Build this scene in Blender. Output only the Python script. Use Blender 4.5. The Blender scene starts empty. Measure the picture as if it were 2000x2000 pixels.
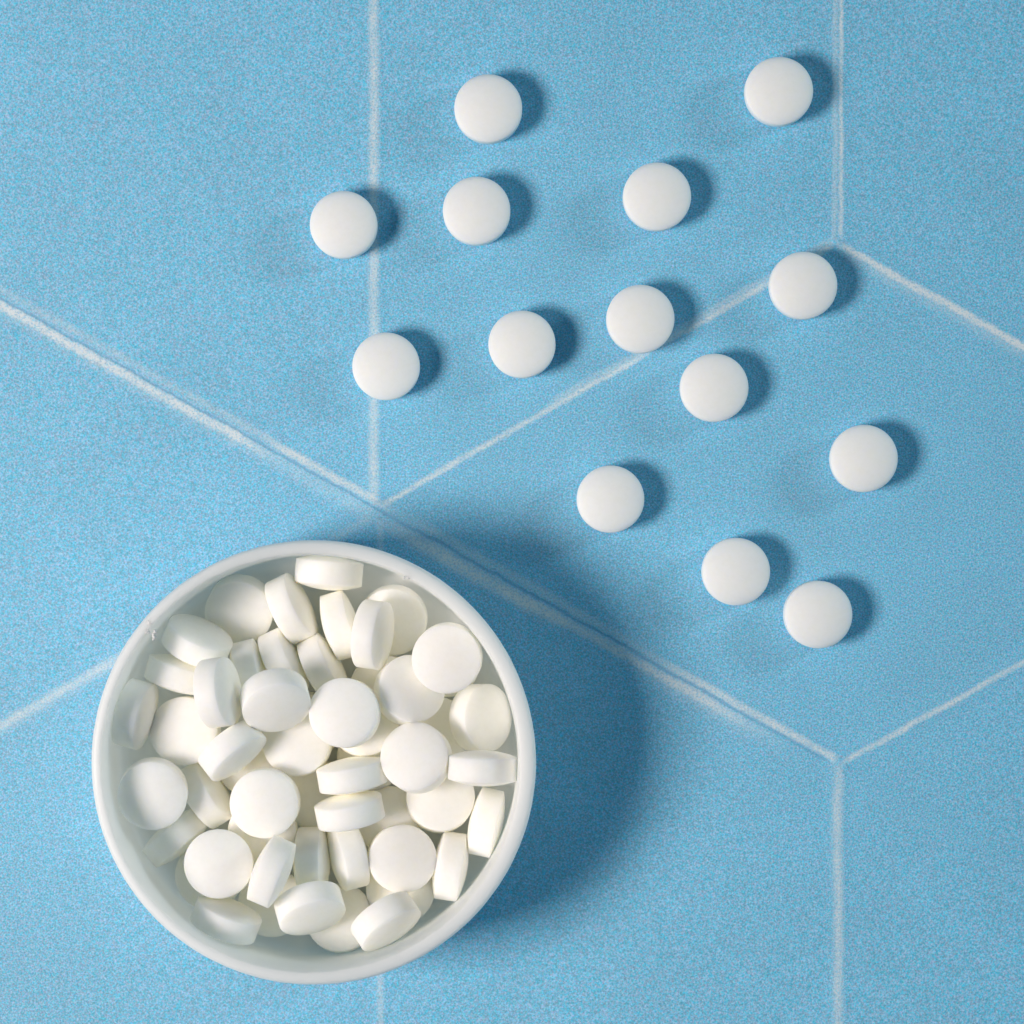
import bpy, math, random
import numpy as np
from mathutils import Vector, Matrix

# ---------------------------------------------------------------- scale
# all lengths below are written in u = 0.053 mm (a 7 mm tablet is 131 u across)
U = 0.000053
scene = bpy.context.scene
col = scene.collection
rng = random.Random(7)

# ---------------------------------------------------------------- camera, world, lamps, exposure
cam_d = bpy.data.cameras.new('camera')
cam_d.sensor_width = 36.0
cam_d.lens = 126.0
cam_d.clip_start = 0.01
cam_d.clip_end = 10.0
cam = bpy.data.objects.new('camera', cam_d)
cam.location = (0, 0, 7000 * U)
col.objects.link(cam)
scene.camera = cam

world = bpy.data.worlds.new('World')
scene.world = world
world.use_nodes = True
bg = world.node_tree.nodes['Background']
bg.inputs['Color'].default_value = (0.02, 0.58, 1.0, 1)
bg.inputs['Strength'].default_value = 0.115

def area_lamp(name, loc, size, watts, color):
    d = bpy.data.lights.new(name, 'AREA')
    d.shape = 'SQUARE'; d.size = size; d.energy = watts; d.color = color
    o = bpy.data.objects.new(name, d)
    o.location = loc
    o.rotation_euler = (-Vector(loc)).to_track_quat('-Z', 'Y').to_euler()
    col.objects.link(o)
    return o

k = Vector((-0.93, -0.215, 1.0)).normalized() * 0.60
area_lamp('key_softbox', k, 0.175, 3.6, (1.0, 0.87, 0.795))
f = Vector((2.25, 0.95, 1.0)).normalized() * 0.80
area_lamp('side_window', f, 0.16, 1.75, (0.86, 0.97, 0.96))

scene.view_settings.view_transform = 'Standard'
scene.view_settings.look = 'None'
scene.view_settings.exposure = 0.0
scene.view_settings.gamma = 1.0
scene.render.resolution_x = 1024
scene.render.resolution_y = 1024
scene.cycles.use_denoising = True
scene.cycles.max_bounces = 40
scene.cycles.diffuse_bounces = 32
scene.cycles.transmission_bounces = 24

# ---------------------------------------------------------------- helpers
def link(name, verts, faces, mat, smooth=True):
    me = bpy.data.meshes.new(name)
    me.from_pydata(verts, [], faces)
    if smooth:
        me.polygons.foreach_set('use_smooth', [True] * len(me.polygons))
    me.materials.append(mat)
    me.update()
    o = bpy.data.objects.new(name, me)
    col.objects.link(o)
    return o

def lathe(profile, n, cfun=None):
    """profile of (r, z) from axis to axis; cfun(a, r, z) -> (x, y, z)"""
    verts, faces, rings = [], [], []
    for r, z in profile:
        if r < 1e-6:
            rings.append([len(verts)]); verts.append((0, 0, z))
        else:
            ring = []
            for i in range(n):
                a = 2 * math.pi * i / n
                ring.append(len(verts))
                verts.append(cfun(a, r, z) if cfun else (r * math.cos(a), r * math.sin(a), z))
            rings.append(ring)
    for A, B in zip(rings, rings[1:]):
        if len(A) == 1 and len(B) == 1: continue
        for i in range(n):
            j = (i + 1) % n
            if len(A) == 1: faces.append((A[0], B[j], B[i]))
            elif len(B) == 1: faces.append((A[i], A[j], B[0]))
            else: faces.append((A[i], A[j], B[j], B[i]))
    return [(x * U, y * U, z * U) for x, y, z in verts], faces

class NT:
    def __init__(s, name):
        s.m = bpy.data.materials.new(name); s.m.use_nodes = True
        s.t = s.m.node_tree; s.N = s.t.nodes; s.L = s.t.links
        s.b = s.N['Principled BSDF']
    def node(s, kind, **kw):
        n = s.N.new(kind)
        for a, v in kw.items(): setattr(n, a, v)
        return n
    def put(s, sock, v):
        if hasattr(v, 'is_output') or isinstance(v, bpy.types.NodeSocket): s.L.new(v, sock)
        else: sock.default_value = v
    def math(s, op, a, b=None, clamp=False):
        n = s.node('ShaderNodeMath', operation=op); n.use_clamp = clamp
        s.put(n.inputs[0], a)
        if b is not None: s.put(n.inputs[1], b)
        return n.outputs[0]
    def dot(s, a, v):
        n = s.node('ShaderNodeVectorMath', operation='DOT_PRODUCT')
        s.put(n.inputs[0], a); n.inputs[1].default_value = v
        return n.outputs['Value']
    def ramp(s, v, a, b, c=0.0, d=1.0, mode='SMOOTHSTEP'):
        n = s.node('ShaderNodeMapRange', interpolation_type=mode)
        s.put(n.inputs[0], v)
        for i, q in enumerate((a, b, c, d)): n.inputs[i + 1].default_value = q
        return n.outputs[0]
    def noise(s, vec, scale, detail=2.0, rough=0.5):
        n = s.node('ShaderNodeTexNoise')
        s.put(n.inputs['Vector'], vec)
        n.inputs['Scale'].default_value = scale
        n.inputs['Detail'].default_value = detail
        n.inputs['Roughness'].default_value = rough
        return n

# ---------------------------------------------------------------- blue creased sheet
# crease segments: x0,y0,x1,y1 in u, x to the right, y down from the upper corner of the view
AX_, AY_ = 738, 990
CREASES = [(-900, 78, 1636, 1493), (1636, 1493, 3600, 2620), (730, -1500, 730, 985), (742, 1000, 742, 3600),
           (738, 988, 1636, 476), (1640, -1500, 1640, 476), (1636, 476, 3600, 1560), (1640, 1490, 3600, 410),
           (1637, 1490, 1637, 3600), (-900, 1937, 738, 992)]
# worn white strips: segment, offset across (+ is below/left of it), half width, soft edge, strength, wear range
WEAR = [
    ((0, 580, 1632, 1494), 13, 5, 10, .62, -400, 660, 140), ((0, 580, 1632, 1494), 16, 2, 26, .22, -400, 560),
    ((0, 580, 1632, 1494), -14, 2, 10, .30, -400, 700),
    ((0, 580, 1632, 1494), -12, 5, 9, .66, 560, 900, 110), ((0, 580, 1632, 1494), 15, 6, 22, .20, 500, 1100),
    ((0, 580, 1632, 1494), -14, 3, 12, .34, 840, 1480, 160), ((0, 580, 1632, 1494), 20, 3, 20, .62, 860, 1320, 150),
    ((0, 580, 1632, 1494), 14, 5, 12, .62, 1060, 1780, (200, 260)), ((0, 580, 1632, 1494), -10, 5, 9, .66, 1360, 1876, (240, 20)),
    ((0, 580, 1632, 1494), 22, 4, 24, .20, 1340, 1840, 240),
    ((730, -600, 730, 985), 0, 2, 14, .60, -100, 1590),
    ((742, 1000, 742, 2600), 0, 4, 8, .34, 10, 2000),
    ((738, 990, 1636, 476), 0, 2, 8, .66, -2, 1040), ((738, 990, 1636, 476), -11, 1, 8, .30, 380, 1045),
    ((1640, -600, 1640, 476), -3, 2, 5, .66, -100, 1080), ((1640, -600, 1640, 476), 9, 3, 7, .34, -100, 1080),
    ((1636, 474, 2400, 894), 2, 4, 8, .80, -8, 1200), ((1636, 474, 2400, 894), 12, 4, 18, .22, 0, 1200),
    ((1642, 1492, 2600, 960), 0, 3, 7, .64, -6, 1400),
    ((1637, 1490, 1637, 2700), 0, 2, 14, .52, -6, 1500, 24),
    ((-500, 1706, 740, 990), 0, 5, 10, .46, -100, 1080), ((-500, 1706, 740, 990), 10, 3, 14, .22, 300, 1420),
]
GROOVE = [((0, 580, 1632, 1494), 0, 1.2, 4.0, .75, -400, 1868)]

def to_world(x, y): return (x - 1000) * 0.9999, -(y - 1000) * 0.9999

def sheet_material():
    s = NT('creased_blue_paper')
    co = s.node('ShaderNodeTexCoord').outputs['Object']
    sc = s.node('ShaderNodeVectorMath', operation='SCALE')
    s.L.new(co, sc.inputs[0]); sc.inputs['Scale'].default_value = 1 / U
    P = sc.outputs[0]
    # slight waviness of the fold lines
    w = s.noise(P, 0.012, 2)
    sub = s.node('ShaderNodeVectorMath', operation='SUBTRACT'); s.L.new(w.outputs['Color'], sub.inputs[0]); sub.inputs[1].default_value = (.5, .5, .5)
    ws = s.node('ShaderNodeVectorMath', operation='SCALE'); s.L.new(sub.outputs[0], ws.inputs[0]); ws.inputs['Scale'].default_value = 9
    w2 = s.noise(P, 0.07, 2)
    sub2 = s.node('ShaderNodeVectorMath', operation='SUBTRACT'); s.L.new(w2.outputs['Color'], sub2.inputs[0]); sub2.inputs[1].default_value = (.5, .5, .5)
    ws2 = s.node('ShaderNodeVectorMath', operation='SCALE'); s.L.new(sub2.outputs[0], ws2.inputs[0]); ws2.inputs['Scale'].default_value = 7
    w3 = s.node('ShaderNodeVectorMath', operation='ADD'); s.L.new(ws.outputs[0], w3.inputs[0]); s.L.new(ws2.outputs[0], w3.inputs[1])
    ad = s.node('ShaderNodeVectorMath', operation='ADD'); s.L.new(P, ad.inputs[0]); s.L.new(w3.outputs[0], ad.inputs[1])
    Q = ad.outputs[0]
    def strip(seg, off, hw, soft, stren, t0, t1, e=34):
        x0, y0 = to_world(*seg[:2]); x1, y1 = to_world(*seg[2:])
        L = math.hypot(x1 - x0, y1 - y0); ux, uy = (x1 - x0) / L, (y1 - y0) / L
        nx, ny = uy, -ux                      # points down / left of the run
        if ny > 0 or (abs(ny) < 1e-3 and nx > 0): nx, ny = -nx, -ny
        d = s.dot(Q, (nx, ny, 0)); d = s.math('SUBTRACT', d, nx * x0 + ny * y0 + off)
        a = s.ramp(s.math('ABSOLUTE', d), hw * .3, hw * .7 + soft * 1.05, 1.0, 0.0)
        t = s.math('SUBTRACT', s.dot(P, (ux, uy, 0)), ux * x0 + uy * y0)
        e0, e1 = e if isinstance(e, tuple) else (e, e)
        g1 = s.ramp(t, t0, t0 + e0); g2 = s.ramp(t, t1 - e1, t1, 1.0, 0.0)
        return s.math('MULTIPLY', s.math('MULTIPLY', a, g1), s.math('MULTIPLY', g2, stren))
    wear = None
    for q in WEAR:
        v = strip(*q)
        wear = v if wear is None else s.math('ADD', wear, v)
    patch = s.ramp(s.noise(P, 0.02, 3, .6).outputs['Fac'], .3, .7, .72, 1.2, 'LINEAR')
    fine = s.ramp(s.noise(P, 0.22, 2, .7).outputs['Fac'], .30, .66, .18, 1.42, 'LINEAR')
    wear = s.math('MULTIPLY', s.math('MULTIPLY', wear, patch), fine, clamp=True)
    wear = s.math('MINIMUM', wear, 0.85)
    groove = None
    for q in GROOVE: groove = strip(*q)
    # fine coloured speckle of the printed paper
    n1 = s.noise(P, 0.25, 1, .6); n2 = s.noise(P, 0.30, 1, .6)
    sep = s.node('ShaderNodeSeparateColor'); s.L.new(n1.outputs['Color'], sep.inputs[0])
    lum = s.ramp(n2.outputs['Fac'], .25, .75, GRAIN_L[0], GRAIN_L[1], 'LINEAR')
    cr = s.ramp(sep.outputs[0], .25, .75, GRAIN_R[0], GRAIN_R[1], 'LINEAR')
    cg = s.ramp(sep.outputs[1], .25, .75, .86, 1.14, 'LINEAR')
    cb = s.ramp(sep.outputs[2], .25, .75, .92, 1.08, 'LINEAR')
    blotch = s.ramp(s.noise(P, 0.004, 3, .6).outputs['Fac'], .3, .7, .95, 1.05, 'LINEAR')
    lum = s.math('MULTIPLY', lum, blotch)
    R_ = s.math('MULTIPLY', s.math('MULTIPLY', cr, lum), BASE[0])
    G_ = s.math('MULTIPLY', s.math('MULTIPLY', cg, lum), BASE[1])
    B_ = s.math('MULTIPLY', s.math('MULTIPLY', cb, lum), BASE[2])
    cmb = s.node('ShaderNodeCombineColor')
    for i, q in enumerate((R_, G_, B_)): s.L.new(q, cmb.inputs[i])
    mx = s.node('ShaderNodeMix', data_type='RGBA')
    s.L.new(wear, mx.inputs[0]); s.L.new(cmb.outputs[0], mx.inputs[6])
    mx.inputs[7].default_value = (.78, .83, .84, 1)
    mg = s.node('ShaderNodeMix', data_type='RGBA')
    s.L.new(s.math('MULTIPLY', groove, .55), mg.inputs[0]); s.L.new(mx.outputs[2], mg.inputs[6])
    mg.inputs[7].default_value = (.04, .28, .55, 1)
    s.L.new(mg.outputs[2], s.b.inputs['Base Color'])
    s.b.inputs['Roughness'].default_value = .72
    s.b.inputs['IOR'].default_value = 1.8
    s.b.inputs['Specular IOR Level'].default_value = 1.0
    h = s.math('SUBTRACT', s.math('MULTIPLY', n2.outputs['Fac'], 1.0), s.math('MULTIPLY', groove, 2.0))
    bp = s.node('ShaderNodeBump'); bp.inputs['Strength'].default_value = .35; bp.inputs['Distance'].default_value = U * 1.6
    s.L.new(h, bp.inputs['Height']); s.L.new(bp.outputs[0], s.b.inputs['Normal'])
    return s.m

BASE = (0.145, 0.515, 0.77)
GRAIN_L = (.62, 1.38)
GRAIN_R = (-.25, 2.25)

def build_sheet():
    fine = list(np.arange(-1160, 1161, 8.0))
    outer = [-9000, -6500, -5000, -4000, -3200, -2600, -2100, -1750, -1500, -1320, -1230]
    ax = np.array(outer + fine + [-v for v in outer[::-1]])
    n = len(ax)
    X, Y = np.meshgrid(ax, ax, indexing='ij')
    Z = np.zeros_like(X)
    for c in CREASES:
        x0, y0 = to_world(*c[:2]); x1, y1 = to_world(*c[2:])
        L = math.hypot(x1 - x0, y1 - y0); ux, uy = (x1 - x0) / L, (y1 - y0) / L
        t = np.clip((X - x0) * ux + (Y - y0) * uy, 0, L)
        d = np.hypot(X - x0 - t * ux, Y - y0 - t * uy)
        Z += 1.5 * np.exp(-(d / 14.0) ** 2) - 0.8 * np.exp(-(d / 6.0) ** 2)
    for a, b, c, amp in ((.0021, .0013, .4, .5), (-.0012, .0027, 1.9, .5), (.0046, -.0031, 3.1, .3)):
        Z += amp * np.sin(a * X + b * Y + c)
    Z -= 1.2
    verts = np.stack([X, Y, Z], -1).reshape(-1, 3) * U
    idx = np.arange(n * n).reshape(n, n)
    f = np.stack([idx[:-1, :-1], idx[1:, :-1], idx[1:, 1:], idx[:-1, 1:]], -1).reshape(-1, 4)
    o = link('tabletop', verts.tolist(), f.tolist(), sheet_material())
    o['kind'] = 'structure'
    o['label'] = 'light blue speckled sheet with worn white crease lines'
    return o
build_sheet()

# ---------------------------------------------------------------- materials of tablets and container
def tablet_material():
    s = NT('pressed_white_tablet')
    co = s.node('ShaderNodeTexCoord').outputs['Object']
    n = s.noise(co, 1500, 4, .6)
    n2 = s.noise(co, 3800, 3, .65)
    mx = s.node('ShaderNodeMix', data_type='RGBA')
    s.L.new(s.ramp(n.outputs['Fac'], .35, .7, 0, 1), mx.inputs[0])
    mx.inputs[6].default_value = (.985, .975, .915, 1)
    mx.inputs[7].default_value = (.962, .95, .885, 1)
    s.L.new(mx.outputs[2], s.b.inputs['Base Color'])
    s.b.inputs['Subsurface Weight'].default_value = 1.0
    s.b.inputs['Subsurface Radius'].default_value = (1.0, .92, .72)
    s.b.inputs['Subsurface Scale'].default_value = .0022
    s.b.inputs['Roughness'].default_value = .55
    s.b.inputs['Specular IOR Level'].default_value = .3
    bp = s.node('ShaderNodeBump'); bp.inputs['Strength'].default_value = .5; bp.inputs['Distance'].default_value = .00003
    s.L.new(n2.outputs['Fac'], bp.inputs['Height']); s.L.new(bp.outputs[0], s.b.inputs['Normal'])
    return s.m

def plastic_material():
    s = NT('milky_white_plastic')
    co = s.node('ShaderNodeTexCoord').outputs['Object']
    n = s.noise(co, 260, 3, .5)
    s.b.inputs['Base Color'].default_value = (.985, .985, .968, 1)
    s.b.inputs['Subsurface Weight'].default_value = 1.0
    s.b.inputs['Subsurface Radius'].default_value = (1.0, 1.0, 1.0)
    s.b.inputs['Subsurface Scale'].default_value = .0018
    s.L.new(s.ramp(n.outputs['Fac'], .3, .7, .42, .55), s.b.inputs['Roughness'])
    bp = s.node('ShaderNodeBump'); bp.inputs['Strength'].default_value = .2; bp.inputs['Distance'].default_value = .00004
    s.L.new(n.outputs['Fac'], bp.inputs['Height']); s.L.new(bp.outputs[0], s.b.inputs['Normal'])
    tr = s.node('ShaderNodeBsdfTranslucent'); tr.inputs['Color'].default_value = (.985, .988, .975, 1)
    mix = s.node('ShaderNodeMixShader'); mix.inputs[0].default_value = .24
    s.L.new(s.b.outputs[0], mix.inputs[1]); s.L.new(tr.outputs[0], mix.inputs[2])
    s.L.new(mix.outputs[0], s.N['Material Output'].inputs['Surface'])
    return s.m
def burr_material():
    s = NT('torn_clear_plastic')
    s.b.inputs['Base Color'].default_value = (.80, .81, .81, 1)
    s.b.inputs['Roughness'].default_value = .35
    return s.m
M_BURR = burr_material()
M_TAB = tablet_material(); M_PL = plastic_material()

# ---------------------------------------------------------------- the round container
CX, CY, H = -371.6, -469.3, 296.0
RNG = np.random.RandomState(3)
PH = RNG.rand(40) * 6.28
def wob(a, lo, hi, amp, k0=0):
    return amp * sum(math.sin(k * a + PH[(k * 7 + k0) % 40]) / math.sqrt(k) for k in range(lo, hi)) / math.sqrt(hi - lo)
def nick(a, r, z):
    x = r * math.cos(a); y = r * math.sin(a)
    if z > H - 40 and r < 400:      # inner lip: flash left by the mould
        e = 2.2 * wob(a, 5, 60, 1.0) + 1.6 * max(0, wob(a, 20, 90, 1.6, 11))
        r2 = r - e * (1 if z > H - 20 else .4)
        x, y = r2 * math.cos(a), r2 * math.sin(a)
    if z > H - 40 and r >= 400:
        r2 = r + .8 * wob(a, 8, 70, 1.0, 5)
        x, y = r2 * math.cos(a), r2 * math.sin(a)
    if r < 398 and z > 37: x -= 5
    return (x, y, z)
prof = [(0, 0), (380, 0), (396, 1.5), (404, 6), (408, 16), (411, 80), (413.5, 170), (415.8, 250), (416.6, H - 16), (416, H - 9), (413.5, H - 4),
        (411.5, H - 1.6), (409, H - .4), (401, H + .2), (394, H), (392.5, H - .8), (391.8, H - 2.6), (391, H - 9), (389.2, H - 18), (388, H - 30), (387.5, H - 60), (387, 120),
        (386.5, 80), (385, 58), (378, 46), (364, 41), (345, 39.5), (0, 39.5)]
v, fc = lathe(prof, 360, nick)
cont = link('plastic_container', v, fc, M_PL)
cont.location = (CX * U, CY * U, 0)
cont['label'] = 'round white plastic container without a lid, filled with white tablets'
cont['category'] = 'container'

def burr(ang, r, size, seed):
    q = random.Random(seed); verts, faces = [], []
    for b in range(9):
        ox, oy = q.uniform(-1, 1) * size, q.uniform(-1, 1) * size * .6
        sx, sy, sz = (q.uniform(.10, .38) * size for _ in range(3))
        base = len(verts)
        for i in range(5):
            for j in range(8):
                th = math.pi * (i + .5) / 5 - math.pi / 2; ph = 2 * math.pi * j / 8
                w_ = 1 + q.uniform(-.35, .35)
                verts.append(((ox + sx * math.cos(th) * math.cos(ph) * w_) * U, (oy + sy * math.cos(th) * math.sin(ph) * w_) * U, (sz * math.sin(th) * .9 * w_) * U))
        for i in range(4):
            for j in range(8):
                faces.append((base + i * 8 + j, base + i * 8 + (j + 1) % 8, base + (i + 1) * 8 + (j + 1) % 8, base + (i + 1) * 8 + j))
        faces.append(tuple(base + j for j in range(8))[::-1]); faces.append(tuple(base + 32 + j for j in range(8)))
    o = link('burr', verts, faces, M_BURR)
    o.parent = cont
    a = math.radians(ang)
    o.location = ((r * math.cos(a) - 3) * U, r * math.sin(a) * U, (H - 3) * U)
    o.rotation_euler = (0, 0, a)
    return o
b0 = burr(140.5, 388, 15, 1); b0['label'] = 'ragged plastic burr on the inner lip at ten thirty'
b1 = burr(63, 394, 10, 2)

# ---------------------------------------------------------------- tablets
R, BH, DOME = 65.5, 21.5, 12.0
def tablet_profile():
    RS = (R * R + DOME * DOME) / (2 * DOME)
    top = []
    for i in range(10):
        r = (R - 1.0) * i / 9.0
        top.append((r, BH + DOME - (RS - math.sqrt(RS * RS - r * r))))
    zt = top[-1][1]
    edge = [(R - .5, zt - .5), (R, zt - 1.5), (R, 8), (R, 0)]
    up = top + edge
    return up + [(r, -z) for r, z in up[::-1][1:]]
v, fc = lathe(tablet_profile(), 72)
fc = [f_[::-1] for f_ in fc]
proto = link('tablet', v, fc, M_TAB)
tab_mesh = proto.data
tab_mesh.set_sharp_from_angle(angle=math.radians(28))
bpy.data.objects.remove(proto)

def tablet(x, y, z, az, tilt, label, group, spin):
    o = bpy.data.objects.new('tablet', tab_mesh)
    col.objects.link(o)
    rot = Matrix.Rotation(math.radians(az), 4, 'Z') @ Matrix.Rotation(math.radians(tilt), 4, 'Y') @ Matrix.Rotation(spin, 4, 'Z') @ Matrix.Diagonal((rng.uniform(.992, 1.008),) * 2 + (rng.uniform(.97, 1.02), 1))
    o.matrix_world = Matrix.Translation((x * U, y * U, z * U)) @ rot
    o['label'] = label; o['category'] = 'tablet'; o['group'] = group
    return o

# x, y, z of the centre in u, azimuth of the face's lean, lean from flat, label
HEAP = [
    (-248.4, -340.2, 73.5, -90.0, 4, "mostly hidden shaded tablet on the floor, right below the steep edge tablet's lower end"),
    (-146.2, -422.2, 73.5, 0.0, 4, 'shaded tablet on the container floor, peeping out left of the bulging one at two thirty'),
    (-271.2, -468.9, 76.2, -90.0, 5, 'yellowish shaded tablet on the container floor, above the upper of two horizontal edge tablets'),
    (-505.8, -484.6, 74.8, 73.3, 8, 'yellowish shaded tablet under the slanted one, between it and the brightest flat tablet'),
    (-383.3, -543.1, 73.5, -90.0, 4, 'yellowish shaded tablet between the brightest flat tablet and the two horizontal edge tablets'),
    (-477.8, -615.1, 119.6, 116.6, 6, 'shaded tablet on the floor, half covered by the brightest flat tablet above it'),
    (-236.9, -596.0, 73.8, 90.0, 6, 'yellowish shaded tablet between the lower horizontal edge tablet and the flat one at five'),
    (-215.1, -726.8, 73.8, -90.0, 5, "pale tablet showing only as a crescent beneath the flat one at five o'clock"),
    (-462.6, -755.2, 73.5, 90.0, 4, 'shaded flat tablet at six thirty, between the wall and the bright slanting edge tablet'),
    (-584.5, -700.1, 73.5, -90.0, 4, "tablet showing only as a thin crescent beneath the flat one at seven o'clock"),
    (-332.2, -784.9, 76.3, 90.0, 12, 'flat tablet near the bottom wall, between two leaning tablets that both overlap it'),
    (-394.9, -413.6, 73.3, -90.0, 3, 'deepest tablet in the middle of the heap, almost wholly covered by three face-up tablets'),
    (-127.7, -290.3, 73.9, -90.0, 5, 'tablet showing only as a thin rim beneath the large flat one at one thirty'),
    (-524.8, -188.4, 82.2, -101.5, 20, "flat tablet in the wall's shade at eleven o'clock with a dark crescent across it"),
    (-229.5, -208.3, 76.5, -101.5, 12, "pale flat tablet at one o'clock, half hidden behind the steep edge tablet"),
    (-138.0, -549.0, 115.2, 71.6, 12, "flat tablet at four o'clock, its top covered by the large tilted face-up one"),
    (-352.2, -116.3, 105.5, -95.0, 90, "tablet on edge lying parallel to the wall at twelve o'clock, just under the rim"),
    (-55.3, -485.1, 214.1, 88.3, 89, "horizontal edge tablet touching the wall at three o'clock"),
    (-49.7, -597.0, 106.2, -12.4, 88, 'bright edge tablet standing against the wall at three forty, partly under the rim'),
    (-118.5, -681.5, 105.4, -8.6, 90, 'upright edge tablet near the wall at four thirty, its lower corner touching the rim'),
    (-439.2, -289.2, 107.5, 25.9, 83, 'shaded edge tablet directly behind the bright edge tablet at eleven, darker along its middle'),
    (-503.1, -311.7, 113.0, 13.9, 88, 'bright edge tablet at eleven, wedged between the upright rounded one and a shaded edge tablet'),
    (-362.5, -300.5, 107.6, 27.8, 83, 'slanting edge tablet whose upper corner touches the end of the topmost slanting edge tablet'),
    (-329.7, -217.8, 106.2, 16.4, 88, 'edge tablet at twelve thirty, just beside the steep one that shows a grey face'),
    (-424.3, -185.7, 108.4, 25.8, 79, 'topmost slanting edge tablet at eleven thirty, its corner reaching near the wall tablet at twelve'),
    (-587.9, -542.4, 108.0, 32.3, 81, "edge tablet slanting between the flat one at nine o'clock and the brightest flat tablet"),
    (-635.8, -310.8, 139.9, 74.3, 85, "edge tablet at ten o'clock pointing at the wall, above the flat round one"),
    (-718.0, -385.1, 171.7, -14.7, 79, 'edge tablet pressed against the wall at nine thirty, just under the rim'),
    (-624.1, -418.0, 146.2, 180.0, 6, 'flat round tablet at nine forty, below the edge tablet that points at the wall'),
    (-647.3, -626.1, 106.1, -50.3, 88, "edge tablet slanting down to the wall at eight o'clock, below the flat one at nine"),
    (-681.7, -534.6, 192.8, -78.7, 9, "flat tablet near the wall at nine o'clock, its face in soft shadow"),
    (-544.6, -776.2, 171.7, 68.6, 80, "edge tablet resting along the wall at seven o'clock"),
    (-385.0, -670.6, 118.4, 1.7, 85, 'dull shaded upright edge tablet below the lower horizontal one, standing beside a brighter upright one'),
    (-601.6, -247.4, 149.9, 65.2, 70, 'leaning tablet at ten thirty showing rounded ends, beside the wall with the plastic burr'),
    (-283.0, -402.5, 136.9, 59.0, 9, 'tablet right beneath the central flat one, showing as a crescent at its lower side'),
    (-410.7, -440.4, 138.3, 135.0, 8, "flat tablet in the heap's centre, just below the strongly tilted face-up tablet"),
    (-314.6, -659.1, 116.1, -166.9, 75, "upright edge tablet with a bright stripe, beside the flat tablet at five o'clock"),
    (-555.3, -340.6, 232.9, 8.7, 72, "upright rounded edge tablet in the heap's upper part, resting over the flat round one's side"),
    (-531.2, -452.7, 192.8, -50.3, 74, "slanted tablet near the heap's centre, its lower end over a downward edge tablet"),
    (-455.3, -680.7, 215.4, -23.1, 88, 'bright slanting edge tablet at six thirty, its lower corner over a shaded flat one'),
    (-556.9, -669.4, 187.5, 78.7, 8, "flat tablet at seven o'clock, resting on another that shows as a crescent"),
    (-210.9, -663.5, 137.2, 26.6, 8, "flat tablet at five o'clock, between the two upright edge tablets"),
    (-196.1, -340.2, 164.7, 36.9, 24, 'tilted face-up tablet with grey shading, overlapped by the large flat one at one thirty'),
    (-60.2, -395.3, 115.0, 2.9, 46, 'bulging tilted tablet touching the wall at two thirty'),
    (-265.7, -233.8, 169.3, -7.3, 74, "steep edge tablet with grey face in front of a pale flat one at one o'clock"),
    (-181.4, -466.9, 193.9, 133.0, 19, 'large tilted face-up tablet at three, its lower band showing, over the flat one at four'),
    (-122.6, -276.4, 212.9, -135.0, 8, 'large flat tablet at one thirty that touches the rim, whitest of the upper heap'),
    (-316.6, -381.0, 208.1, 144.5, 9, "central flat tablet, topmost of the heap's middle stack"),
    (-447.9, -355.8, 225.8, -73.1, 45, "strongly tilted face-up tablet with straight sides, just above the heap's centre"),
    (-469.6, -553.2, 180.5, -146.3, 5, "brightest flat round tablet, below the slanted one in the heap's middle"),
    (-309.5, -570.1, 168.4, 100.4, 81, "lower of the two horizontal edge tablets stacked near the heap's centre"),
    (-305.4, -502.0, 169.3, 99.4, 85, "upper of the two horizontal edge tablets stacked near the heap's centre"),
    (-384.6, -753.9, 179.0, -70.9, 58, "steeply leaning tablet at six o'clock, with straight sides, near the bottom wall"),
    (-240.8, -781.1, 162.6, -54.8, 67, 'big leaning tablet at five thirty, its lower end touching the rim, with a grey face'),
]
for x, y, z, az, t, lab in HEAP:
    tablet(x, y, z, az, t, lab, 'white tablets heaped in the container', rng.uniform(0, 6.28))
LOOSE = [
    (-46.1, 782.6, 'upper of the two loose tablets sharing the facet beside the upper vertical crease'),
    (517.7, 816.3, 'topmost loose tablet, its shadow touching the far vertical crease'),
    (281.2, 612.0, 'loose tablet lying alone mid-facet, above the one that touches the thin slanting crease'),
    (-326.8, 557.4, 'loose tablet whose edge and shadow touch the upper vertical crease'),
    (-68.7, 584.2, 'lower of the two loose tablets one above the other beside the upper vertical crease'),
    (565.0, 439.4, 'loose tablet covering the thin slanting crease right by its upper corner'),
    (249.0, 374.4, 'loose tablet touching the middle of the thin slanting crease'),
    (19.5, 325.3, 'loose tablet halfway between the vertical crease and the thin slanting crease'),
    (-244.4, 282.7, 'loose tablet just beside the lower part of the vertical crease, above the container'),
    (392.3, 241.0, 'loose tablet just below the thin slanting crease, clear of it'),
    (682.8, 103.6, 'loose tablet lying alone farthest from the container, below the corner where creases meet'),
    (191.0, 24.8, "loose tablet nearest the container's long shadow"),
    (434.4, -115.6, 'upper of the two loose tablets lying nearly together'),
    (593.8, -198.9, 'lower of the two loose tablets lying nearly together, lowest on the sheet'),
]
for x, y, lab in LOOSE:
    tablet(x, y, 33.8, rng.uniform(0, 360), rng.uniform(0, 1.2), lab, 'loose white tablets scattered on the blue sheet', rng.uniform(0, 6.28))
